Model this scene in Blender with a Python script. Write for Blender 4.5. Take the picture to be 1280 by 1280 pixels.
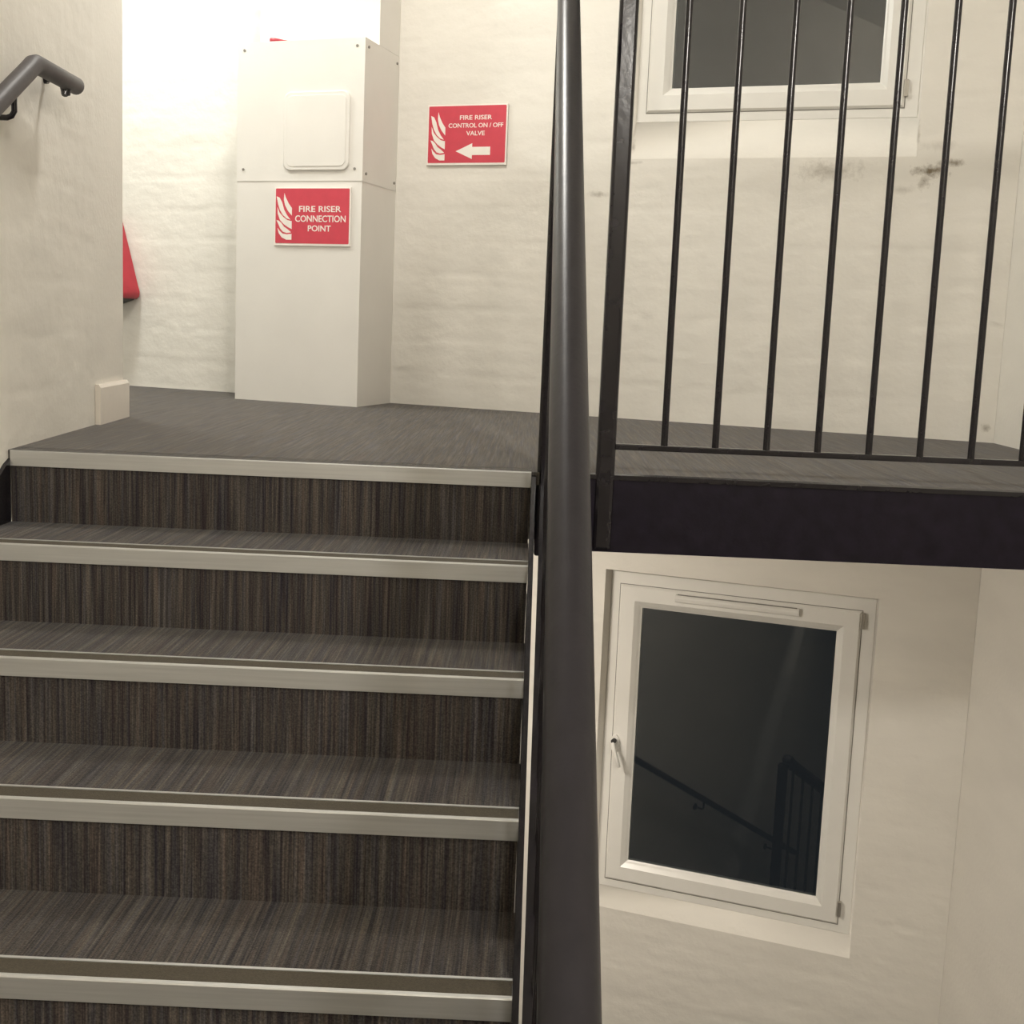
import bpy, bmesh, math, random
import numpy as np
from mathutils import Vector, Matrix, noise
random.seed(7)
S = bpy.context.scene
COL = S.collection
for o in list(bpy.data.objects):
    bpy.data.objects.remove(o)

# ------------------------------------------------------------------ camera
cam_d = bpy.data.cameras.new('camera')
cam_d.sensor_fit = 'HORIZONTAL'
cam_d.sensor_width = 36.0
cam_d.lens = 45.01
cam_d.clip_start = 0.02
cam = bpy.data.objects.new('camera', cam_d)
COL.objects.link(cam)
_yw, _pt, _rl = 0.0093, 0.1427, 0.0415
def _rx(t): c, s = math.cos(t), math.sin(t); return np.array([[1,0,0],[0,c,-s],[0,s,c]])
def _ry(t): c, s = math.cos(t), math.sin(t); return np.array([[c,0,s],[0,1,0],[-s,0,c]])
def _rz(t): c, s = math.cos(t), math.sin(t); return np.array([[c,-s,0],[s,c,0],[0,0,1]])
CM = _rz(_rl) @ _rx(_pt) @ _ry(_yw) @ np.array([[1,0,0],[0,0,-1],[0,1,0]], float)
m = Matrix.Identity(4)
for i in range(3):
    m[i][0] = CM[0][i]; m[i][1] = -CM[1][i]; m[i][2] = -CM[2][i]
m[0][3], m[1][3], m[2][3] = -0.0139, -2.9822, 0.3318
cam.matrix_world = m
S.camera = cam

# ------------------------------------------------------------------ world (night outside)
W = bpy.data.worlds.new('night')
S.world = W
W.use_nodes = True
W.node_tree.nodes['Background'].inputs[0].default_value = (0.85, 0.95, 1.0, 1)
W.node_tree.nodes['Background'].inputs[1].default_value = 0.020
S.view_settings.view_transform = 'Standard'
S.view_settings.look = 'None'
S.view_settings.gamma = 1.0
S.view_settings.use_curve_mapping = False
S.view_settings.exposure = 0.17

# lamps of the stairwell and an added fill light: place, direction, radius, strength, colour
LAMPS = [
    ('landing', (-0.62, 0.95, 2.62), (0, 0, 0), 0.18, 80, (1.0, 0.97, 0.91)),
    ('left_fill', (-2.02, 2.05, 2.30), (0, 0, 0), 0.16, 100, (0.98, 1.0, 0.96)),  # added unseen fill, brightens the left part of the back wall
    ('flight',  (0.85, -3.96, 1.80), (math.radians(90), 0, 0), 0.17, 185, (1.0, 0.95, 0.875)),
    ('lower',   (-0.75, 0.95, -0.215), (0, 0, 0), 0.15, 125, (1.0, 0.92, 0.82)),
]

# ------------------------------------------------------------------ constants
R, T = 0.17, 0.2885
NB = 9                                   # risers of one flight
FL = NB * R                              # rise of one flight
XL, XR = -1.232, 1.63                    # stairwell sides
GA = -0.36034
P0 = Vector((0, 2.1586, 0))              # back wall frame: local x along the wall, local y away from the room
WF = Matrix.Translation(P0) @ Matrix.Rotation(GA, 4, 'Z')
ZC = 2.64                                # ceiling

# ------------------------------------------------------------------ materials
def mat(name):
    M = bpy.data.materials.new(name)
    M.use_nodes = True
    nt = M.node_tree
    b = nt.nodes['Principled BSDF']
    return M, nt, b
def N(nt, t, **k):
    n = nt.nodes.new(t)
    for a, v in k.items():
        setattr(n, a, v)
    return n
def ramp(nt, pts):
    n = nt.nodes.new('ShaderNodeValToRGB')
    e = n.color_ramp.elements
    while len(e) < len(pts): e.new(0.5)
    for q, (p, c) in zip(e, pts):
        q.position = p; q.color = c if len(c) == 4 else (*c, 1)
    return n
def simple(name, col, rough=0.5, metal=0.0, spec=0.5, var=0.06, scale=30, bump=0.0, bscale=120):
    M, nt, b = mat(name)
    tc = N(nt, 'ShaderNodeTexCoord')
    nz = N(nt, 'ShaderNodeTexNoise'); nz.inputs['Scale'].default_value = scale; nz.inputs['Detail'].default_value = 4
    nt.links.new(tc.outputs['Object'], nz.inputs['Vector'])
    lo = [max(0, c*(1-var)) for c in col]; hi = [min(1, c*(1+var)) for c in col]
    r = ramp(nt, [(0.3, lo), (0.7, hi)])
    nt.links.new(nz.outputs['Fac'], r.inputs['Fac'])
    nt.links.new(r.outputs['Color'], b.inputs['Base Color'])
    b.inputs['Roughness'].default_value = rough
    b.inputs['Metallic'].default_value = metal
    b.inputs['Specular IOR Level'].default_value = spec
    if bump:
        n2 = N(nt, 'ShaderNodeTexNoise'); n2.inputs['Scale'].default_value = bscale; n2.inputs['Detail'].default_value = 5
        nt.links.new(tc.outputs['Object'], n2.inputs['Vector'])
        bp = N(nt, 'ShaderNodeBump'); bp.inputs['Strength'].default_value = bump; bp.inputs['Distance'].default_value = 0.004
        nt.links.new(n2.outputs['Fac'], bp.inputs['Height'])
        nt.links.new(bp.outputs['Normal'], b.inputs['Normal'])
    return M
def wall_mat(name, col, stains=()):
    """painted masonry: soft tone variation, roller texture relief, dirt marks at given places (x, z, rx, rz, strength)"""
    M, nt, b = mat(name)
    tc = N(nt, 'ShaderNodeTexCoord')
    n1 = N(nt, 'ShaderNodeTexNoise'); n1.inputs['Scale'].default_value = 2.3; n1.inputs['Detail'].default_value = 6
    mp = N(nt, 'ShaderNodeMapping'); mp.inputs['Scale'].default_value = (1, 1, 3)
    nt.links.new(tc.outputs['Object'], mp.inputs['Vector'])
    nt.links.new(mp.outputs['Vector'], n1.inputs['Vector'])
    r = ramp(nt, [(0.3, [c*0.93 for c in col]), (0.7, col)])
    nt.links.new(n1.outputs['Fac'], r.inputs['Fac'])
    out = r.outputs['Color']
    if stains:
        sep = N(nt, 'ShaderNodeSeparateXYZ'); nt.links.new(tc.outputs['Object'], sep.inputs[0])
        nd = N(nt, 'ShaderNodeTexNoise'); nd.inputs['Scale'].default_value = 22; nd.inputs['Detail'].default_value = 8
        nd.inputs['Roughness'].default_value = 0.7
        nt.links.new(tc.outputs['Object'], nd.inputs['Vector'])
        def mth(op, a, v=None):
            q = N(nt, 'ShaderNodeMath', operation=op)
            for k, s in enumerate((a, v)):
                if s is None: continue
                if isinstance(s, (int, float)): q.inputs[k].default_value = s
                else: nt.links.new(s, q.inputs[k])
            return q.outputs[0]
        tot = None
        for (sx, sz, rx, rz, st) in stains:
            a = mth('POWER', mth('DIVIDE', mth('SUBTRACT', sep.outputs[0], sx), rx), 2.0)
            c = mth('POWER', mth('DIVIDE', mth('SUBTRACT', sep.outputs[2], sz), rz), 2.0)
            d = mth('SQRT', mth('ADD', a, c))
            f = mth('SUBTRACT', mth('ADD', 0.95, mth('MULTIPLY', mth('SUBTRACT', nd.outputs['Fac'], 0.5), 3.2)), d)
            f = mth('MULTIPLY', mth('MINIMUM', mth('MAXIMUM', f, 0.0), 1.0), st)
            tot = f if tot is None else mth('MAXIMUM', tot, f)
        mx = N(nt, 'ShaderNodeMix', data_type='RGBA')
        nt.links.new(tot, mx.inputs['Factor'])
        nt.links.new(out, mx.inputs['A'])
        mx.inputs['B'].default_value = (0.16, 0.12, 0.07, 1)
        out = mx.outputs['Result']
    nt.links.new(out, b.inputs['Base Color'])
    b.inputs['Roughness'].default_value = 0.62
    b.inputs['Specular IOR Level'].default_value = 0.25
    n2 = N(nt, 'ShaderNodeTexNoise'); n2.inputs['Scale'].default_value = 60; n2.inputs['Detail'].default_value = 6
    nt.links.new(tc.outputs['Object'], n2.inputs['Vector'])
    bp = N(nt, 'ShaderNodeBump'); bp.inputs['Strength'].default_value = 0.35; bp.inputs['Distance'].default_value = 0.003
    nt.links.new(n2.outputs['Fac'], bp.inputs['Height'])
    nt.links.new(bp.outputs['Normal'], b.inputs['Normal'])
    return M
def carpet_mat(name, dark, light, tint):
    """striped contract carpet: fine irregular stripes running along y (and z on the risers)"""
    M, nt, b = mat(name)
    tc = N(nt, 'ShaderNodeTexCoord')
    def stripe(sx, sy, det, w=0.0):
        mp = N(nt, 'ShaderNodeMapping'); mp.inputs['Scale'].default_value = (sx, sy, sy)
        mp.inputs['Location'].default_value = (w, w, 0)
        nt.links.new(tc.outputs['Object'], mp.inputs['Vector'])
        n = N(nt, 'ShaderNodeTexNoise'); n.inputs['Scale'].default_value = 1.0; n.inputs['Detail'].default_value = det
        nt.links.new(mp.outputs['Vector'], n.inputs['Vector'])
        return n.outputs['Fac']
    s1 = stripe(330, 6, 3)
    s2 = stripe(120, 2.4, 2, 7.3)
    ad = N(nt, 'ShaderNodeMath', operation='ADD'); nt.links.new(s1, ad.inputs[0]); nt.links.new(s2, ad.inputs[1])
    hf = N(nt, 'ShaderNodeMath', operation='MULTIPLY'); hf.inputs[1].default_value = 0.5; nt.links.new(ad.outputs[0], hf.inputs[0])
    r = ramp(nt, [(0.36, dark), (0.52, [(a+c)/2*0.9 for a, c in zip(dark, light)]), (0.66, light)])
    nt.links.new(hf.outputs[0], r.inputs['Fac'])
    s3 = stripe(120, 3, 2, 31.0)
    r3 = ramp(nt, [(0.35, (0.90, 0.94, 1.10)), (0.5, (1, 1, 1)), (0.65, tint)])
    nt.links.new(s3, r3.inputs['Fac'])
    mx = N(nt, 'ShaderNodeMix', data_type='RGBA', blend_type='MULTIPLY'); mx.inputs['Factor'].default_value = 1
    nt.links.new(r.outputs['Color'], mx.inputs['A']); nt.links.new(r3.outputs['Color'], mx.inputs['B'])
    sp = N(nt, 'ShaderNodeTexNoise'); sp.inputs['Scale'].default_value = 330; sp.inputs['Detail'].default_value = 3
    nt.links.new(tc.outputs['Object'], sp.inputs['Vector'])
    rs = ramp(nt, [(0.3, (0.62, 0.62, 0.65)), (0.7, (1.38, 1.36, 1.32))]); nt.links.new(sp.outputs['Fac'], rs.inputs['Fac'])
    m2 = N(nt, 'ShaderNodeMix', data_type='RGBA', blend_type='MULTIPLY'); m2.inputs['Factor'].default_value = 1
    nt.links.new(mx.outputs['Result'], m2.inputs['A']); nt.links.new(rs.outputs['Color'], m2.inputs['B'])
    nt.links.new(m2.outputs['Result'], b.inputs['Base Color'])
    b.inputs['Roughness'].default_value = 0.95
    b.inputs['Specular IOR Level'].default_value = 0.1
    b.inputs['Sheen Weight'].default_value = 0.14
    b.inputs['Sheen Roughness'].default_value = 0.4
    n2 = N(nt, 'ShaderNodeTexNoise'); n2.inputs['Scale'].default_value = 420; n2.inputs['Detail'].default_value = 2
    nt.links.new(tc.outputs['Object'], n2.inputs['Vector'])
    a2 = N(nt, 'ShaderNodeMath', operation='ADD'); nt.links.new(n2.outputs['Fac'], a2.inputs[0]); nt.links.new(s1, a2.inputs[1])
    bp = N(nt, 'ShaderNodeBump'); bp.inputs['Strength'].default_value = 0.6; bp.inputs['Distance'].default_value = 0.003
    nt.links.new(a2.outputs[0], bp.inputs['Height']); nt.links.new(bp.outputs['Normal'], b.inputs['Normal'])
    return M
def metal_mat(name, col, rough):
    M, nt, b = mat(name)
    tc = N(nt, 'ShaderNodeTexCoord')
    mp = N(nt, 'ShaderNodeMapping'); mp.inputs['Scale'].default_value = (3, 120, 120)
    nt.links.new(tc.outputs['Object'], mp.inputs['Vector'])
    n = N(nt, 'ShaderNodeTexNoise'); n.inputs['Scale'].default_value = 1.5; n.inputs['Detail'].default_value = 4
    nt.links.new(mp.outputs['Vector'], n.inputs['Vector'])
    r = ramp(nt, [(0.3, [c*0.88 for c in col]), (0.7, col)])
    nt.links.new(n.outputs['Fac'], r.inputs['Fac']); nt.links.new(r.outputs['Color'], b.inputs['Base Color'])
    b.inputs['Metallic'].default_value = 0.75
    b.inputs['Roughness'].default_value = rough
    return M
WALLC = (0.80, 0.765, 0.695)
STAINS = [(1.450, 0.935, 0.060, 0.028, 0.95), (1.52, 0.962, 0.070, 0.016, 0.75), (1.435, 0.900, 0.026, 0.045, 0.8),
          (1.10, 0.935, 0.15, 0.040, 0.42), (1.46, 1.02, 0.10, 0.02, 0.2), (0.235, 0.855, 0.05, 0.014, 0.5),
          (0.36, 1.03, 0.012, 0.03, 0.45), (0.37, 0.972, 0.05, 0.008, 0.4), (1.385, 1.15, 0.012, 0.03, 0.6), (1.40, 1.06, 0.008, 0.07, 0.4),
          (1.36, 0.87, 0.05, 0.02, 0.25), (1.71, 0.05, 0.02, 0.02, 0.6)]
M_back = wall_mat('paint_back', WALLC, STAINS)
M_wall = wall_mat('paint_side', WALLC)
M_smooth = simple('white_board', (0.78, 0.75, 0.70), 0.5, spec=0.3, var=0.02, scale=6, bump=0.05)
M_ceil = simple('ceiling_paint', (0.82, 0.80, 0.75), 0.8, spec=0.2, var=0.02, bump=0.1)
M_skirt = simple('skirting_gloss', (0.78, 0.72, 0.64), 0.35, var=0.02)
M_tread = carpet_mat('carpet_tread', (0.032, 0.028, 0.031), (0.145, 0.129, 0.106), (1.08, 0.98, 0.96))
M_floor = carpet_mat('carpet_landing', (0.072, 0.065, 0.057), (0.155, 0.142, 0.124), (1.06, 1.0, 0.95))
M_alu = metal_mat('aluminium', (0.68, 0.68, 0.66), 0.45)
M_insert = simple('nosing_insert', (0.075, 0.062, 0.042), 0.8, var=0.2, scale=300, bump=0.3, bscale=500)
M_black = simple('black_gloss_paint', (0.013, 0.011, 0.014), 0.16, spec=0.5, var=0.25, scale=18, bump=0.06, bscale=60)
M_beam = simple('black_satin_paint', (0.012, 0.009, 0.016), 0.42, spec=0.18, var=0.3, scale=25, bump=0.12, bscale=70)
M_grey = simple('grey_plastic_rail', (0.024, 0.022, 0.025), 0.34, spec=0.16, var=0.1, scale=40, bump=0.05)
M_red = simple('red_sign', (0.60, 0.055, 0.085), 0.4, var=0.04)
M_redp = simple('red_plastic', (0.42, 0.028, 0.045), 0.4, var=0.06)
M_white = simple('white_print', (0.85, 0.80, 0.74), 0.4, var=0.02)
M_pvc = simple('white_upvc', (0.78, 0.76, 0.71), 0.28, var=0.02, scale=8)
M_dark = simple('dark_gap', (0.03, 0.028, 0.025), 0.6)
M_screw = simple('screw_steel', (0.30, 0.28, 0.25), 0.35, metal=0.6)
M_hinge = simple('hinge_steel', (0.45, 0.42, 0.37), 0.35, metal=0.7)
M_gasket = simple('gasket_grey', (0.22, 0.205, 0.18), 0.6)
M_wrail = simple('grey_satin_rail', (0.075, 0.068, 0.070), 0.5, spec=0.3, var=0.1, scale=40, bump=0.05)
def glass_mat():
    M, nt, b = mat('window_glass')
    b.inputs['Base Color'].default_value = (0.58, 0.62, 0.66, 1)
    b.inputs['Roughness'].default_value = 0.012
    b.inputs['IOR'].default_value = 1.88
    b.inputs['Transmission Weight'].default_value = 1.0
    return M
M_glass = glass_mat()
def lamp_mat(name, col, st):
    M, nt, b = mat(name)
    b.inputs['Base Color'].default_value = (0.8, 0.8, 0.8, 1)
    b.inputs['Emission Color'].default_value = (*col, 1)
    b.inputs['Emission Strength'].default_value = st
    return M

# ------------------------------------------------------------------ helpers
class MB:
    """collects simple solids, builds ONE mesh object"""
    def __init__(s): s.v = []; s.f = []
    def add(s, vs, fs):
        k = len(s.v); s.v += [tuple(p) for p in vs]; s.f += [tuple(i+k for i in f) for f in fs]; return s
    def box(s, x0, x1, y0, y1, z0, z1):
        return s.add([(x0,y0,z0),(x1,y0,z0),(x1,y1,z0),(x0,y1,z0),(x0,y0,z1),(x1,y0,z1),(x1,y1,z1),(x0,y1,z1)],
                     [(0,3,2,1),(4,5,6,7),(0,1,5,4),(1,2,6,5),(2,3,7,6),(3,0,4,7)])
    def prism_x(s, prof, x0, x1):
        """profile of (y, z) points extruded along x"""
        n = len(prof)
        vs = [(x0, y, z) for y, z in prof] + [(x1, y, z) for y, z in prof]
        fs = [(i, (i+1) % n, n+(i+1) % n, n+i) for i in range(n)] + [tuple(range(n))[::-1], tuple(range(n, 2*n))]
        return s.add(vs, fs)
    def prism_z(s, prof, z0, z1):
        n = len(prof)
        vs = [(x, y, z0) for x, y in prof] + [(x, y, z1) for x, y in prof]
        fs = [(i, (i+1) % n, n+(i+1) % n, n+i) for i in range(n)] + [tuple(range(n))[::-1], tuple(range(n, 2*n))]
        return s.add(vs, fs)
    def prism_y(s, prof, y0, y1):
        """profile of (x, z) points extruded along y"""
        n = len(prof)
        vs = [(x, y0, z) for x, z in prof] + [(x, y1, z) for x, z in prof]
        fs = [(i, (i+1) % n, n+(i+1) % n, n+i) for i in range(n)] + [tuple(range(n))[::-1], tuple(range(n, 2*n))]
        return s.add(vs, fs)
    def tube(s, pts, r, n=16, dome=True):
        pts = [Vector(p) for p in pts]
        rad = [r]*len(pts)
        if dome:
            d0 = (pts[0]-pts[1]).normalized(); d1 = (pts[-1]-pts[-2]).normalized()
            pts = [pts[0]+d0*r*.55, pts[0]+d0*r*.4] + pts + [pts[-1]+d1*r*.4, pts[-1]+d1*r*.55]
            rad = [r*.45, r*.8] + rad + [r*.8, r*.45]
        rings = []; up = None
        for i, p in enumerate(pts):
            a = pts[max(i-1, 0)]; b = pts[min(i+1, len(pts)-1)]
            t = (b-a).normalized()
            if up is None:
                up = Vector((0, 0, 1)) if abs(t.z) < .9 else Vector((0, 1, 0))
            u = (up - t*up.dot(t)).normalized(); up = u
            w = t.cross(u)
            # keep the tube's width at bends
            k = 1.0
            if 0 < i < len(pts)-1:
                c = (pts[i]-a).normalized().dot((b-pts[i]).normalized())
                k = 1/max(.75, math.sqrt(max(0.1, (1+c)/2)))
            rings.append([p + (u*math.cos(q)*k + w*math.sin(q))*rad[i] for q in [2*math.pi*j/n for j in range(n)]])
        vs = [p for rg in rings for p in rg]
        fs = []
        for i in range(len(rings)-1):
            for j in range(n):
                fs.append((i*n+j, i*n+(j+1) % n, (i+1)*n+(j+1) % n, (i+1)*n+j))
        fs += [tuple(range(n))[::-1], tuple((len(rings)-1)*n+j for j in range(n))]
        return s.add(vs, fs)
    def ring(s, u0, u1, z0, z1, prof):
        """mitred frame: prof = (inset, y) points, closed, swept round a rectangle in the x-z plane"""
        n = len(prof); vs = []
        for (cu, cz, du, dz) in ((u0, z0, 1, 1), (u1, z0, -1, 1), (u1, z1, -1, -1), (u0, z1, 1, -1)):
            vs += [(cu+du*i, y, cz+dz*i) for i, y in prof]
        fs = [(c*n+j, c*n+(j+1) % n, ((c+1) % 4)*n+(j+1) % n, ((c+1) % 4)*n+j) for c in range(4) for j in range(n)]
        return s.add(vs, fs)
    def build(s, name, material, parent=None, bevel=0.0, smooth=False, loc=None, frame=None):
        me = bpy.data.meshes.new(name)
        vs = s.v
        if loc is not None:
            vs = [(x-loc[0], y-loc[1], z-loc[2]) for x, y, z in vs]
        me.from_pydata(vs, [], s.f)
        bm = bmesh.new(); bm.from_mesh(me)
        bmesh.ops.recalc_face_normals(bm, faces=bm.faces)
        if bevel:
            es = [e for e in bm.edges if len(e.link_faces) == 2 and e.calc_face_angle(0) > 0.5]
            bmesh.ops.bevel(bm, geom=es, offset=bevel, segments=2, profile=0.5, affect='EDGES', clamp_overlap=True)
        bm.to_mesh(me); bm.free()
        if smooth:
            me.polygons.foreach_set('use_smooth', [True]*len(me.polygons))
            me.update()
        me.materials.append(material)
        o = bpy.data.objects.new(name, me)
        COL.objects.link(o)
        if parent: o.parent = parent
        if loc is not None: o.location = loc
        if frame is not None: o.matrix_world = frame
        return o
def smooth_by_angle(o, ang=0.7):
    bm = bmesh.new(); bm.from_mesh(o.data)
    for f in bm.faces: f.smooth = True
    for e in bm.edges:
        if len(e.link_faces) == 2 and e.calc_face_angle(0) > ang: e.smooth = False
    bm.to_mesh(o.data); bm.free(); return o
def empty(name, label, cat, loc=(0, 0, 0), frame=None, group=None):
    o = bpy.data.objects.new(name, None); COL.objects.link(o)
    o.empty_display_size = 0.1
    if frame is not None: o.matrix_world = frame
    else: o.location = loc
    o['label'] = label; o['category'] = cat
    if group: o['group'] = group
    return o
def struct(o, label, cat):
    o['kind'] = 'structure'; o['label'] = label; o['category'] = cat; return o
def copy_tree(o, parent=None):
    c = o.copy(); COL.objects.link(c)
    if parent: c.parent = parent
    for ch in list(o.children):
        copy_tree(ch, c)
    return c
def grid_wall(name, us, zs, disp, to3, material, hole_at=(), extra=None, frame=None):
    """relief wall: regular grid, real displacement towards the room, openings left out"""
    nu, nz = len(us), len(zs)
    vs = []
    for z in zs:
        for u in us:
            vs.append(to3(u, z, disp(u, z)))
    fs = []
    for j in range(nz-1):
        zc = (zs[j]+zs[j+1])/2
        for i in range(nu-1):
            uc = (us[i]+us[i+1])/2
            if any(a < uc < b and c < zc < d for a, b, c, d in hole_at): continue
            k = j*nu+i
            fs.append((k, k+1, k+nu+1, k+nu))
    if extra:
        k = len(vs); vs += extra[0]; fs += [tuple(i+k for i in f) for f in extra[1]]
    me = bpy.data.meshes.new(name); me.from_pydata(vs, [], fs)
    me.polygons.foreach_set('use_smooth', [True]*len(me.polygons))
    me.materials.append(material); me.update()
    o = bpy.data.objects.new(name, me); COL.objects.link(o)
    if frame is not None: o.matrix_world = frame
    return o
def spans(*segs):
    """grid lines: (start, end, step) pieces joined"""
    out = []
    for a, b, st in segs:
        n = max(1, round((b-a)/st))
        out += [a+(b-a)*i/n for i in range(n)]
    out.append(segs[-1][1])
    return out
def masonry(u, z, amp=1.0, seed=0.0):
    """thickly painted rough courses: each course sits a little proud or back, edges ragged and filled with paint"""
    H = 0.132
    w = noise.noise((u*2.1+seed, z*2.0, 3.1))*0.014 + noise.noise((u*9+seed, z*7, 8.7))*0.006
    q = (z+w)/H; c = math.floor(q); fr = q-c
    row = noise.noise((c*3.71+seed, 0.5, 1.7))
    Lb = 0.44
    bx = math.floor((u + (c % 2)*Lb/2)/Lb)
    off = 0.0022*noise.noise((bx*5.3+c*1.9+seed, c*2.7, 4.4)) + 0.0018*row
    dj = min(fr, 1-fr)*H
    keep = 0.5+0.5*noise.noise((u*1.7+seed, c*3.3, 2.2))
    joint = -0.0042*math.exp(-(dj/0.006)**2)*max(0.0, keep)
    n = 0.0024*noise.noise((u*6+seed, z*14, 0.0)) + 0.0022*noise.noise((u*19+seed, z*34, 5.0)) + 0.0011*noise.noise((u*45+seed, z*60, 9.0))
    return .62*amp*(off+joint+n)

# ------------------------------------------------------------------ back wall with two window openings
U0, U1 = -3.4, 1.741
LO = dict(u0=0.345, u1=1.400, z0=-2.012, z1=-0.602)       # opening at the wall face
UP = dict(u0=0.345, u1=1.400, z0=0.985, z1=2.465)
ZF = 0.0
def back_disp(u, z):
    return masonry(u, z)
hol = []
ev, ef = [], []
for W_, zb_ in ((LO, -1.94), (UP, 1.128)):
    hol.append((W_['u0'], W_['u1'], W_['z0'], W_['z1']))
    k = len(ev)
    fr = [(W_['u0'], W_['z0']), (W_['u1'], W_['z0']), (W_['u1'], W_['z1']), (W_['u0'], W_['z1'])]
    bk = [(W_['u0']+.012, zb_), (W_['u1']-.012, zb_), (W_['u1']-.012, W_['z1']-.008), (W_['u0']+.012, W_['z1']-.008)]
    dk = [(a, .115, c) for a, c in bk]
    ev += [(a, 0.0, c) for a, c in fr] + [(a, .05, c) for a, c in bk] + dk
    for i in range(4):
        j = (i+1) % 4
        ef += [(k+i, k+j, k+4+j, k+4+i), (k+4+i, k+4+j, k+8+j, k+8+i)]
us = spans((U0, -2.3, .06), (-2.3, LO['u0'], .0125), (LO['u0'], 1.400, .0125), (1.400, U1, .0125))
zs = spans((-4.7, -2.6, .06), (-2.6, LO['z0'], .0125), (LO['z0'], LO['z1'], .0125), (LO['z1'], -.2, .0125), (-.2, 0, .05), (0, UP['z0'], .0125), (UP['z0'], 1.75, .0125), (1.75, UP['z1'], .05), (UP['z1'], ZC, .05))
def eps(u, z):
    return 0.0 if any(a-.001 <= u <= b+.001 and c-.001 <= z <= d+.001 for a, b, c, d in hol) else back_disp(u, z)
wb = grid_wall('wall_back', us, zs, eps, lambda u, z, d: (u, -d, z), M_back, hol, (ev, ef), WF)
struct(wb, 'white painted rough masonry wall at the back of the landing with two windows', 'wall')

# windows -----------------------------------------------------------------
def window(n, dz, label):
    o = MB().ring(.349, 1.396, -1.948+dz, -.604+dz, [(0, .0525), (.006, .052), (.010, .048), (.058, .048), (.058, .10), (0, .10)]).build('window_%d' % n, M_pvc, frame=WF)
    struct(o, label, 'window')
    sash = MB().ring(.397, 1.339, -1.905+dz, -.664+dz, [(0, .046), (.008, .038), (.062, .038), (.078, .050), (.084, .056), (.090, .060), (.090, .085), (0, .085)]).build('sash', M_pvc, o)
    MB().ring(.394, 1.342, -1.908+dz, -.661+dz, [(0, .0470), (.004, .0470), (.004, .06), (0, .06)]).build('gasket', M_gasket, o)
    MB().box(.478, 1.262, .061, .069, -1.825+dz, -.733+dz).build('pane', M_glass, sash)
    # trickle vent on the head of the sash
    tv = MB().prism_x([(.040, -.712+dz), (.026, -.708+dz), (.022, -.692+dz), (.028, -.680+dz), (.040, -.678+dz)], .625, 1.11).build('trickle_vent', M_pvc, sash, bevel=.002)
    MB().box(.635, 1.10, .0225, .03, -.6795+dz, -.6765+dz).build('slot', M_gasket, tv)
    # handle on the left stile
    hz = -1.318+dz
    h = MB().prism_y([(.412+.0+.018*math.cos(a), hz+.035*math.sin(a)) for a in [2*math.pi*i/20 for i in range(20)]], .026, .040).build('handle', M_pvc, sash, bevel=.003)
    MB().tube([(.412, .030, hz), (.412, .004, hz), (.416, -.004, hz-.012), (.428, -.006, hz-.04), (.442, -.004, hz-.085)], .0085, 12).build('lever', M_pvc, h, smooth=True)
    MB().tube([(.412, .004, hz+.012), (.412, .0205, hz+.012)], .010, 12, dome=False).build('lock_button', M_dark, h)
    for hz2 in (-.70, -1.84):
        MB().box(1.336, 1.350, .034, .052, hz2-.03+dz, hz2+.03+dz).build('hinge', M_hinge, o, bevel=.002)
    return o
window(1, 0.0, 'lower white plastic framed casement window under the landing, dark at night')
window(2, 3.066, 'upper white plastic framed window behind the black guard bars, dark at night')

# ------------------------------------------------------------------ left wall
def wx(y): return XL - 0.012*min(1.0, max(0.0, -y/0.06)) - max(0.0, y)*0.068
YE = 1.092
def left_disp(y, z):
    a = .75 if y < .76 else .2
    return masonry(y, z, a, 40.0) + 0.0022*noise.noise((y*2.2, z*2.2, 11.0))*(1 if y < .76 else .3)
ys = spans((-4.0, -.35, .06), (-.35, .76, .012), (.76, YE, .03))
zs = spans((-4.7, -.3, .08), (-.3, 1.35, .012), (1.35, ZC, .06))
k = 0
ev = [(wx(YE), YE, -4.7), (wx(YE), YE, ZC), (-3.6, YE, ZC), (-3.6, YE, -4.7)]
wl = grid_wall('wall_left', ys, zs, left_disp, lambda y, z, d: (wx(y)+d, y, z), M_wall, (), (ev, [(0, 1, 2, 3)]))
struct(wl, 'white painted rough wall along the left side of the stairs', 'wall')
# skirting at the end of the left wall
sk = MB()
sk.add([(wx(.76)+.001, .76, 0), (wx(.76)+.017, .76, 0), (wx(YE)+.016, YE+.014, 0), (wx(YE)+.0, YE+.014, 0),
        (wx(.76)+.001, .76, .118), (wx(.76)+.011, .76, .118), (wx(YE)+.010, YE+.010, .118), (wx(YE)+.0, YE+.010, .118),
        (wx(.76)+.017, .76, .108), (wx(YE)+.016, YE+.014, .108)],
       [(0,1,2,3), (4,5,6,7), (0,1,8,5,4), (1,2,9,8), (8,9,6,5), (2,3,7,6,9), (3,0,4,7)])
struct(sk.build('baseboard_left', M_skirt), 'short white skirting board at the end of the left wall', 'skirting')

# right, rear and far left walls, ceiling
wr = MB().box(XR, XR+.1, -4.0, 1.60, -4.7, ZC).build('wall_right', M_wall)
struct(wr, 'white painted wall on the right side of the stairwell', 'wall')
struct(MB().box(XL-.1, XR+.1, -4.1, -4.0, -4.7, ZC).build('wall_rear', M_wall), 'white painted wall behind the camera', 'wall')
struct(MB().box(-3.6, -3.5, YE, 3.6, -.2, ZC).build('wall_corridor', M_wall), 'white wall closing the landing far to the left', 'wall')
ce = MB().prism_z([(XL-.1, -4.1), (XR+.1, -4.1), (XR+.1, 1.60), (1.63, 1.56), (-3.6, 3.56), (-3.6, YE), (XL-.1, YE)], ZC, ZC+.1).build('ceiling', M_ceil)
struct(ce, 'white ceiling over the stairwell', 'ceiling')

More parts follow.
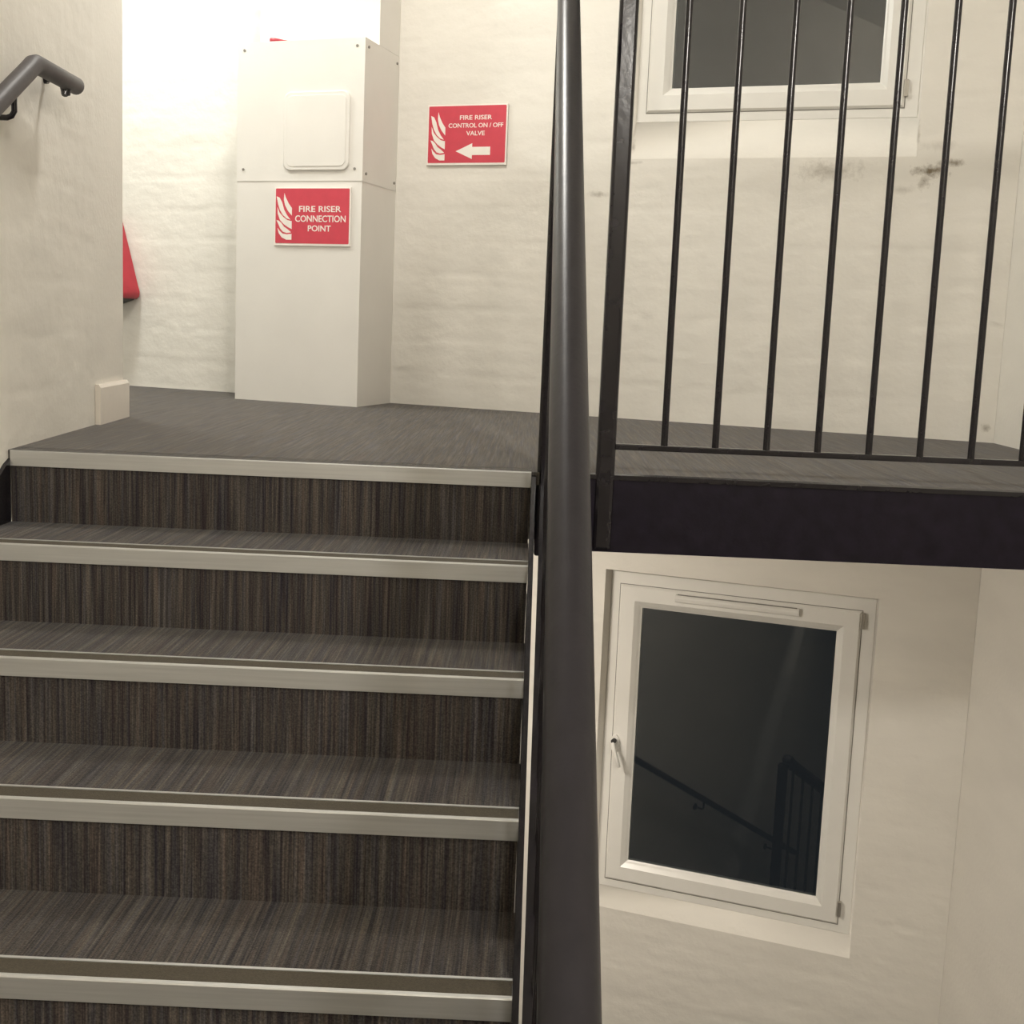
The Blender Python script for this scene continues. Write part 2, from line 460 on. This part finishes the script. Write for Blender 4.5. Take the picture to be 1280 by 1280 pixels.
# ------------------------------------------------------------------ floors
def wall_y(x): return P0.y + math.tan(GA)*x
def slab(z, x0, th, nm, label, material, y0=0.0, top=True):
    pr = [(XL+.006 if x0 is None else x0, y0), (XR, y0), (XR, wall_y(XR)+.004), (-3.5, wall_y(-3.5)+.004), (-3.5, YE), (wx(YE), YE), (wx(0), y0+.001)]
    return MB().prism_z(pr, z-th, z).build(nm, material)
fl = slab(0.0, None, .03, 'floor', '', M_floor, .0)
struct(fl, 'grey striped carpet floor of the upper landing', 'floor')
f2 = slab(-2*FL, None, .03, 'floor', '', M_floor, .0); struct(f2, 'carpet floor of the lower landing, out of sight below', 'floor')
f3 = MB().box(XL, XR, -4.0, -(NB-1)*T-T+.003, -FL-.18, -FL).build('floor', M_floor)
struct(f3, 'carpet floor of the half landing under the camera', 'floor')
so = slab(-.031, None, .145, 'ceiling', '', M_ceil, .10); struct(so, 'white soffit under the upper landing', 'ceiling')

# landing beam
beam = MB().prism_x([(-.001, -.182), (-.001, -.005), (.003, -.001), (.003, -.031), (.099, -.031), (.099, -.182)], .062, XR).build('landing_beam', M_beam)
beam['label'] = 'black painted steel beam along the open front edge of the upper landing'; beam['category'] = 'beam'
MB().box(.0125, .0615, .047, .099, -.182, -.0315).build('end_plate', M_beam, beam)
lip = MB().prism_x([(-.006, -.010), (-.006, .001), (.006, .004), (.012, .001), (.012, -.001), (-.001, -.001), (-.001, -.010)], .062, XR).build('edge_trim', M_black, beam)

# ------------------------------------------------------------------ staircase
BN, HN = .061, .037
def make_stairs(label, n=NB, detail=True):
    st = empty('staircase', label, 'staircase')
    for i in range(0, n):
        y, z = -i*T, -i*R
        # aluminium nosing with an inset strip
        pr = [(y-.003, z-HN), (y-.003, z-.002), (y-.001, z), (y+.007, z), (y+.007, z-.003), (y+BN-.007, z-.003), (y+BN-.007, z), (y+BN, z), (y+BN, z-.006), (y+.002, z-.006), (y+.002, z-HN)]
        no = MB().prism_x(pr, XL+.006, 0.0).build('nosing', M_alu, st)
        MB().prism_x([(y+.0071, z-.003), (y+BN-.0071, z-.003), (y+BN-.0071, z-.0012), (y+.0071, z-.0012)], XL+.006, -.0005).build('insert', M_insert, no)
        if i > 0:
            MB().box(XL+.006, 0.0, y+BN+.0005, y+T+.003, z-.03, z-.0005).build('tread', M_tread, st)
        MB().box(XL+.006, -.001, y+.0035, y+.022, z-R-.022, z-.008).build('riser', M_tread, st)
    yb = -n*T
    up = lambda y: .589*y
    def stringer(x0, x1, top, bot):
        pr = [(.0, top-.02), (.0, -.30), (yb+.25, up(yb)+bot+.14), (yb+.0, -n*R), (yb, up(yb)+top)]
        return MB().add([(x0, y, z) for y, z in pr]+[(x1, y, z) for y, z in pr],
                        [(0,1,2,3,4), (9,8,7,6,5)]+[(i, (i+1) % 5, 5+(i+1) % 5, 5+i) for i in range(5)])
    stringer(.0005, .011, .012, -.30).build('stringer', M_black, st)
    stringer(XL-.004, XL+.0055, -.0, -.30).build('stringer', M_black, st)
    # plain soffit closing the underside
    MB().add([(XL+.006, 0, -.30), (0, 0, -.30), (0, yb+.25, up(yb)-.16), (XL+.006, yb+.25, up(yb)-.16), (XL+.006, 0, -.29), (0, 0, -.29), (0, yb+.25, up(yb)-.15), (XL+.006, yb+.25, up(yb)-.15)],
             [(0,1,2,3), (7,6,5,4), (0,4,5,1), (1,5,6,2), (2,6,7,3), (3,7,4,0)]).build('soffit', M_ceil, st)
    return st
stairs = make_stairs('carpeted flight of stairs with aluminium nosings rising to the landing')

# ------------------------------------------------------------------ guard along the stairs
GX = 0.0357
HS, HZ = 0.6045, 1.096                       # handrail axis: z = HZ + HS*y
def make_stair_guard(label):
    g = empty('stair_guard', label, 'balustrade')
    yb = -2.42
    MB().box(.0135, .058, .0, .045, -.20, 1.07).build('newel_post', M_black, g, bevel=.006)
    MB().box(.0135, .058, yb-.04, yb+.005, -FL+.0, HZ+HS*yb-.01).build('newel_post', M_black, g, bevel=.006)
    hr = MB().tube([(GX, yb-.12, HZ+HS*yb-.005), (GX, yb-.03, HZ+HS*yb-.003), (GX, yb+.06, HZ+HS*(yb+.06)), (GX, -1.2, HZ-HS*1.2), (GX, -.06, HZ-HS*.06), (GX, -.01, 1.088), (GX+.015, .018, 1.096), (GX+.045, .0225, 1.10)], .0242, 28)
    smooth_by_angle(hr.build('handrail', M_grey, g))
    MB().prism_x([(.0, HZ-.045), (yb, HZ+HS*yb-.045), (yb, HZ+HS*yb-.020), (.0, HZ-.020)], GX-.015, GX+.015).build('core_rail', M_black, g)
    lo = lambda y: .589*y + .022
    xl = lambda y: max(.0115, .0225+.0056*y)
    bs = []
    for y in (0.0, -1.9, yb): bs += [(xl(y), y, lo(y)-.008), (xl(y), y, lo(y)+.008), (.052, y, lo(y)+.008), (.052, y, lo(y)-.008)]
    MB().add(bs, [(0,1,2,3), (11,10,9,8)]+[(4*c+j, 4*c+(j+1) % 4, 4*c+4+(j+1) % 4, 4*c+4+j) for c in (0, 1) for j in range(4)]).build('bottom_rail', M_black, g)
    for k in range(1, 20):
        y = .02-k*.119
        if y < yb+.05: break
        b = MB().tube([(GX, y, lo(y)), (GX, y, HZ+HS*y-.03)], .0078, 10, dome=False).build('baluster', M_black, g)
        smooth_by_angle(b)
    return g
guard = make_stair_guard('black stair guard with grey tubular handrail climbing beside the stairs')

# ------------------------------------------------------------------ guard along the landing
lg = empty('landing_guard', 'black metal guard of thin upright bars along the open landing edge', 'balustrade', (0, 0, 0))
MB().box(.151, .194, -.010, .033, -.178, 1.175).build('end_post', M_black, lg, bevel=.008)
MB().box(.19, XR-.002, .0, .016, .0605, .0745).build('bottom_rail', M_black, lg, bevel=.002)
tr = MB().tube([(.14, .0115, 1.19), (XR-.03, .0115, 1.19)], .0242, 24); smooth_by_angle(tr.build('top_rail', M_grey, lg))
b0 = None
for k in range(11):
    x = .3073+.1192*k
    if b0 is None:
        b0 = MB().tube([(0, 0, .068), (0, 0, 1.175)], .0082, 12, dome=False).build('baluster', M_black, lg); smooth_by_angle(b0); o = b0
    else:
        o = b0.copy(); COL.objects.link(o); o.parent = lg
    o.location = (x, .008, 0)

# ------------------------------------------------------------------ handrail on the left wall
def make_wall_rail(label):
    w = empty('wall_handrail', label, 'handrail')
    X = -1.172
    sl = .575
    pts = [(X, -2.45, .885-sl*2.49), (X, -1.2, .885-sl*1.24), (X, .0, .885-sl*.04), (X, .026, .878), (X-.001, .048, .884), (X-.004, .16, .885), (X-.008, .325, .886)]
    smooth_by_angle(MB().tube(pts, .0215, 20).build('rail', M_wrail, w))
    for y, z in ((-.085, .888-sl*.125), (-1.1, .885-sl*1.14), (-2.1, .885-sl*2.14)):
        xr = X if y < 0 else X-.006
        br = MB().tube([(xr, y, z-.018), (xr, y, z-.058), (xr-.006, y, z-.068), (xr-.016, y, z-.072), (wx(y)+.004, y, z-.072)], .0065, 10, dome=False)
        o = smooth_by_angle(br.build('bracket', M_black, w))
        MB().tube([(wx(y)-.002, y, z-.072), (wx(y)+.0065, y, z-.072)], .022, 16, dome=False).build('wall_plate', M_black, o)
    y, z = .262, .886
    o = smooth_by_angle(MB().tube([(X-.006, y, z-.016), (X-.008, y, z-.030), (X-.014, y+.004, z-.030), (X-.03, y+.03, z+.002), (wx(y)+.003, y+.05, z+.014)], .0085, 10, dome=False).build('bracket', M_black, w))
    MB().tube([(wx(y)-.004, y+.05, z+.014), (wx(y)+.0045, y+.05, z+.014)], .014, 16, dome=False).build('wall_plate', M_black, o)
    return w
wr1 = make_wall_rail('dark grey tubular handrail fixed to the left wall, ending past the top step')
# what the lower window mirrors: the same rail and guard one storey down
wr2 = copy_tree(wr1); wr2.location = (0, 0, -2*FL)
wr2['label'] = 'tubular wall handrail one storey down, seen only mirrored in the lower window'
sg2 = copy_tree(guard); sg2.location = (0, 0, -2*FL)
sg2['label'] = 'black stair guard and newel one storey down, seen only mirrored in the lower window'
st2 = copy_tree(stairs); st2.location = (0, 0, -2*FL)
st2['label'] = 'carpeted flight one storey down, directly beneath the visible flight'
st3 = copy_tree(stairs); st3.rotation_euler = (0, 0, math.pi); st3.location = (.20, -NB*T, -FL)
st3['label'] = 'carpeted flight descending on the right from the half landing, below the frame'

# ------------------------------------------------------------------ fire riser cabinet (back-wall frame coordinates)
cab = empty('riser_cabinet', 'white boxed riser cabinet with access hatch standing against the back wall', 'cabinet', frame=WF)
FRu, FLu, Fn, BRu = -.597, -1.157, -.36, -.634
top, seam = 1.392, .864
MB().prism_z([(FLu, Fn), (FRu, Fn), (BRu, .0), (FLu, .0)], 0.0, seam).build('lower_casing', M_smooth, cab)
MB().prism_z([(FLu-.001, Fn-.002), (FRu+.0015, Fn-.002), (BRu+.0015, .0), (FLu-.001, .0)], seam, top).build('upper_casing', M_smooth, cab)
def rrect(x0, x1, z0, z1, r, n=6):
    o = []
    for cx, cz, a0 in ((x1-r, z1-r, 0), (x0+r, z1-r, 90), (x0+r, z0+r, 180), (x1-r, z0+r, 270)):
        for k in range(n+1):
            a = math.radians(a0+90*k/n); o.append((cx+r*math.cos(a), cz+r*math.sin(a)))
    return o
ht = MB().prism_y(rrect(-.942, -.652, .903, 1.20, .032), Fn-.010, Fn-.001).build('access_hatch', M_smooth, cab, bevel=.004)
MB().prism_y(rrect(-.927, -.667, .918, 1.185, .024), Fn-.012, Fn-.0095).build('hatch_panel', M_smooth, ht, bevel=.002)
def screw(p, ax, parent):
    a = 2*math.pi
    if ax == 'y': m_ = MB().prism_y([(p[0]+.0055*math.cos(a*i/10), p[2]+.0055*math.sin(a*i/10)) for i in range(10)], p[1]-.0025, p[1]+.002)
    else: m_ = MB().prism_x([(p[1]+.0055*math.cos(a*i/10), p[2]+.0055*math.sin(a*i/10)) for i in range(10)], p[0]-.002, p[0]+.003)
    m_.build('screw', M_screw, parent)
for u in (FLu+.03, FRu-.032):
    for z in (top-.03, seam+.045): screw((u, Fn-.002, z), 'y', cab)
su = lambda n_: BRu + (FRu-BRu)*(n_/Fn) + .003
for n_ in (Fn+.03, -.03):
    for z in (top-.03, seam+.03): screw((su(n_), n_, z), 'x', cab)

# pipe boxing that carries on up behind the cabinet
bx = MB().prism_z([(-1.15, -.215), (-.613, -.215), (-.634, .0), (-1.15, .0)], top+.002, ZC-.002).build('pipe_boxing', M_smooth, frame=WF)
bx['label'] = 'white pipe boxing rising from the riser cabinet to the ceiling'; bx['category'] = 'boxing'

# ------------------------------------------------------------------ signs
def flame(x, z, w, h):
    """five curved flame tongues; box lower-left (x, z), size w, h"""
    tongues = [
        [(.50,1.0),(.47,.86),(.55,.74),(.74,.62),(1.0,.52),(1.0,.68),(.78,.78),(.60,.90)],
        [(.0,.93),(.10,.76),(.22,.64),(.42,.53),(.66,.46),(.92,.43),(.70,.52),(.50,.64),(.36,.80),(.20,.90)],
        [(.06,.70),(.08,.56),(.24,.42),(.50,.33),(.76,.27),(1.0,.23),(1.0,.40),(.72,.42),(.44,.49),(.20,.58)],
        [(.0,.42),(.14,.41),(.32,.36),(.50,.28),(.72,.23),(.97,.16),(.68,.145),(.44,.17),(.26,.24),(.12,.34)],
        [(.08,.25),(.16,.14),(.36,.05),(.66,.0),(1.0,.0),(1.0,.13),(.70,.115),(.42,.13),(.22,.19)]]
    return [[(x+a*w, z+b*h) for a, b in t] for t in tongues]
def text_mesh(txt, size, cx, cz, y, width, parent, frame, bold=.012):
    cu = bpy.data.curves.new('lettering', 'FONT'); cu.body = txt; cu.size = size; cu.align_x = 'CENTER'; cu.align_y = 'CENTER'
    cu.offset = bold*size; cu.extrude = .0004; cu.resolution_u = 3
    t = bpy.data.objects.new('tmp_text', cu); COL.objects.link(t)
    bpy.context.view_layer.update()
    me = bpy.data.meshes.new_from_object(t.evaluated_get(bpy.context.evaluated_depsgraph_get()))
    bpy.data.objects.remove(t)
    xs = [v.co.x for v in me.vertices]; w0 = max(xs)-min(xs); xm = (max(xs)+min(xs))/2
    k = width/w0
    zsn = [v.co.y for v in me.vertices]; zm = (max(zsn)+min(zsn))/2
    for v in me.vertices:
        v.co = ((v.co.x-xm)*k+cx, y-v.co.z, v.co.y-zm+cz)
    me.materials.clear(); me.materials.append(M_white)
    o = bpy.data.objects.new('lettering', me); COL.objects.link(o); o.parent = parent
    return o
def sign(label, u0, u1, z0, z1, yb, lines, arrow=None, fl_box=None):
    s = empty('safety_sign', label, 'sign', frame=WF, group='red fire riser signs')
    MB().box(u0, u1, yb-.006, yb, z0, z1).build('backing_plate', M_white, s, bevel=.001)
    f_ = MB().prism_y(rrect(u0+.006, u1-.006, z0+.009, z1-.005, .004, 3), yb-.0068, yb-.0059).build('red_face', M_red, s)
    fm = MB()
    for t in flame(*fl_box): fm.prism_y(t, yb-.0075, yb-.0066)
    fm.build('flame_symbol', M_white, s)
    for txt, size, cx, cz, w in lines:
        text_mesh(txt, size, cx, cz, yb-.0072, w, s, WF)
    if arrow: MB().prism_y(arrow, yb-.0075, yb-.0066).build('arrow', M_white, s)
    return s
# sign on the cabinet: x -0.978..-0.640, z 0.617..0.838
def bx_(u0, u1, z0, z1):
    return lambda a, b: (u0+a*(u1-u0), z1-b*(z1-z0))
u0, u1, z0, z1 = -.979, -.640, .616, .840
q = bx_(u0, u1, z0, z1)
def ln(txt, a, b, h, w):
    c = q(a, b); return (txt, h*1.36*(z1-z0), c[0], c[1], w*(u1-u0))
x_, z_ = q(.03, .90)
sign('red fire riser connection point sign with flames, fixed to the white cabinet', u0, u1, z0, z1, Fn-.0005,
     [ln('FIRE RISER', .605, .37, .105, .55), ln('CONNECTION', .61, .535, .115, .66), ln('POINT', .60, .70, .105, .30)],
     None, (x_, z_, .205*(u1-u0), .80*(z1-z0)))
u0, u1, z0, z1 = -.495, -.149, .966, 1.200
q = bx_(u0, u1, z0, z1)
x_, z_ = q(.045, .92)
ar = [q(a, b) for a, b in ((.37, .77), (.575, .64), (.575, .70), (.80, .70), (.80, .835), (.575, .835), (.575, .90))]
sign('red fire riser control valve sign with left arrow, on the back wall', u0, u1, z0, z1, -.004,
     [ln('FIRE RISER', .61, .215, .075, .40), ln('CONTROL ON / OFF', .61, .345, .075, .68), ln('VALVE', .61, .475, .075, .23)],
     ar, (x_, z_, .185*(u1-u0), .80*(z1-z0)))

# ------------------------------------------------------------------ red things
# tapered red cover hung on the back wall, mostly behind the end of the left wall
def red_cover():
    me = MB()
    prof = [(.0, .004), (.06, .022), (.20, .064), (.29, .090), (.322, .101), (.343, .098), (.354, .084)]   # (drop, half width)
    n = 12; vs = []; cx, zt = -1.995, .745
    for d, hw in prof:
        dep = .03+.11*min(1, d/.33)
        for k in range(n+1):
            a = math.pi*k/n
            sq = lambda t: math.copysign(abs(t)**.6, t)
            vs.append((cx+hw*sq(math.cos(a)), -.012-dep*abs(math.sin(a))**.6, zt-d))
    fs = []
    for i in range(len(prof)-1):
        for k in range(n):
            fs.append((i*(n+1)+k, i*(n+1)+k+1, (i+1)*(n+1)+k+1, (i+1)*(n+1)+k))
        fs.append((i*(n+1), (i+1)*(n+1), (i+1)*(n+1)+n, i*(n+1)+n))
    fs.append(tuple(range(n+1))); fs.append(tuple((len(prof)-1)*(n+1)+k for k in range(n+1))[::-1])
    o = empty('red_cover', 'red tapered cover on the back wall, half hidden behind left wall end', 'cover', frame=WF)
    b_ = me.add(vs, fs).build('shell', M_redp, o); smooth_by_angle(b_, .9)
    MB().prism_y([(cx-.08, zt-.350), (cx+.082, zt-.350), (cx+.078, zt-.358), (cx+.045, zt-.368), (cx-.02, zt-.388), (cx-.08, zt-.388)], -.125, -.02).build('base', M_dark, o, bevel=.003)
    MB().box(cx-.012, cx+.006, -.014, .004, zt-.30, zt-.10).build('wall_bracket', M_dark, o)
    return o
red_cover()
# little red tapered tag lying on top of the cabinet
tg = MB(); n = 12; vs = []
rings = [(-.012, .006), (-.010, .011), (.012, .010), (.045, .006), (.082, .002)]
for dx, r_ in rings:
    for k in range(n):
        a = 2*math.pi*k/n; vs.append((-1.018+dx, -.33+r_*math.cos(a), top+.0105+r_*math.sin(a)*.95-(.0105-r_)*.9))
fs = [(i*n+k, i*n+(k+1) % n, (i+1)*n+(k+1) % n, (i+1)*n+k) for i in range(len(rings)-1) for k in range(n)] + [tuple(range(n))[::-1], tuple((len(rings)-1)*n+k for k in range(n))]
t_ = tg.add(vs, fs).build('red_plug', M_redp, smooth=True, frame=WF)
t_['label'] = 'small red tapered plug lying on top of the white cabinet'; t_['category'] = 'plug'

# ------------------------------------------------------------------ lamps
for nm, loc, rot, r_, st, colr in LAMPS:
    L = empty('bulkhead_light', {'left_fill': 'added unseen fill light left of the landing, behind the left wall end', 'landing': 'round ceiling light over the upper landing, above the frame', 'flight': 'round wall light on the rear wall, behind the camera', 'lower': 'round light on the soffit under the upper landing'}[nm], 'light', loc)
    L.rotation_euler = rot
    n = 32
    MB().prism_z([((r_+.02)*math.cos(2*math.pi*i/n), (r_+.02)*math.sin(2*math.pi*i/n)) for i in range(n)], .0, .038).build('base', M_pvc, L, bevel=.004)
    dm = MB(); vs = []; hs = [(1, 0), (.97, .02), (.85, .045), (.6, .062), (.3, .07)]
    for s_, d_ in hs: vs += [(r_*s_*math.cos(2*math.pi*i/n), r_*s_*math.sin(2*math.pi*i/n), -d_) for i in range(n)]
    fs = [(a*n+i, a*n+(i+1) % n, (a+1)*n+(i+1) % n, (a+1)*n+i) for a in range(4) for i in range(n)] + [tuple(4*n+i for i in range(n))]
    dm.add(vs, fs).build('diffuser', lamp_mat('lamp_'+nm, colr, st), L, smooth=True)
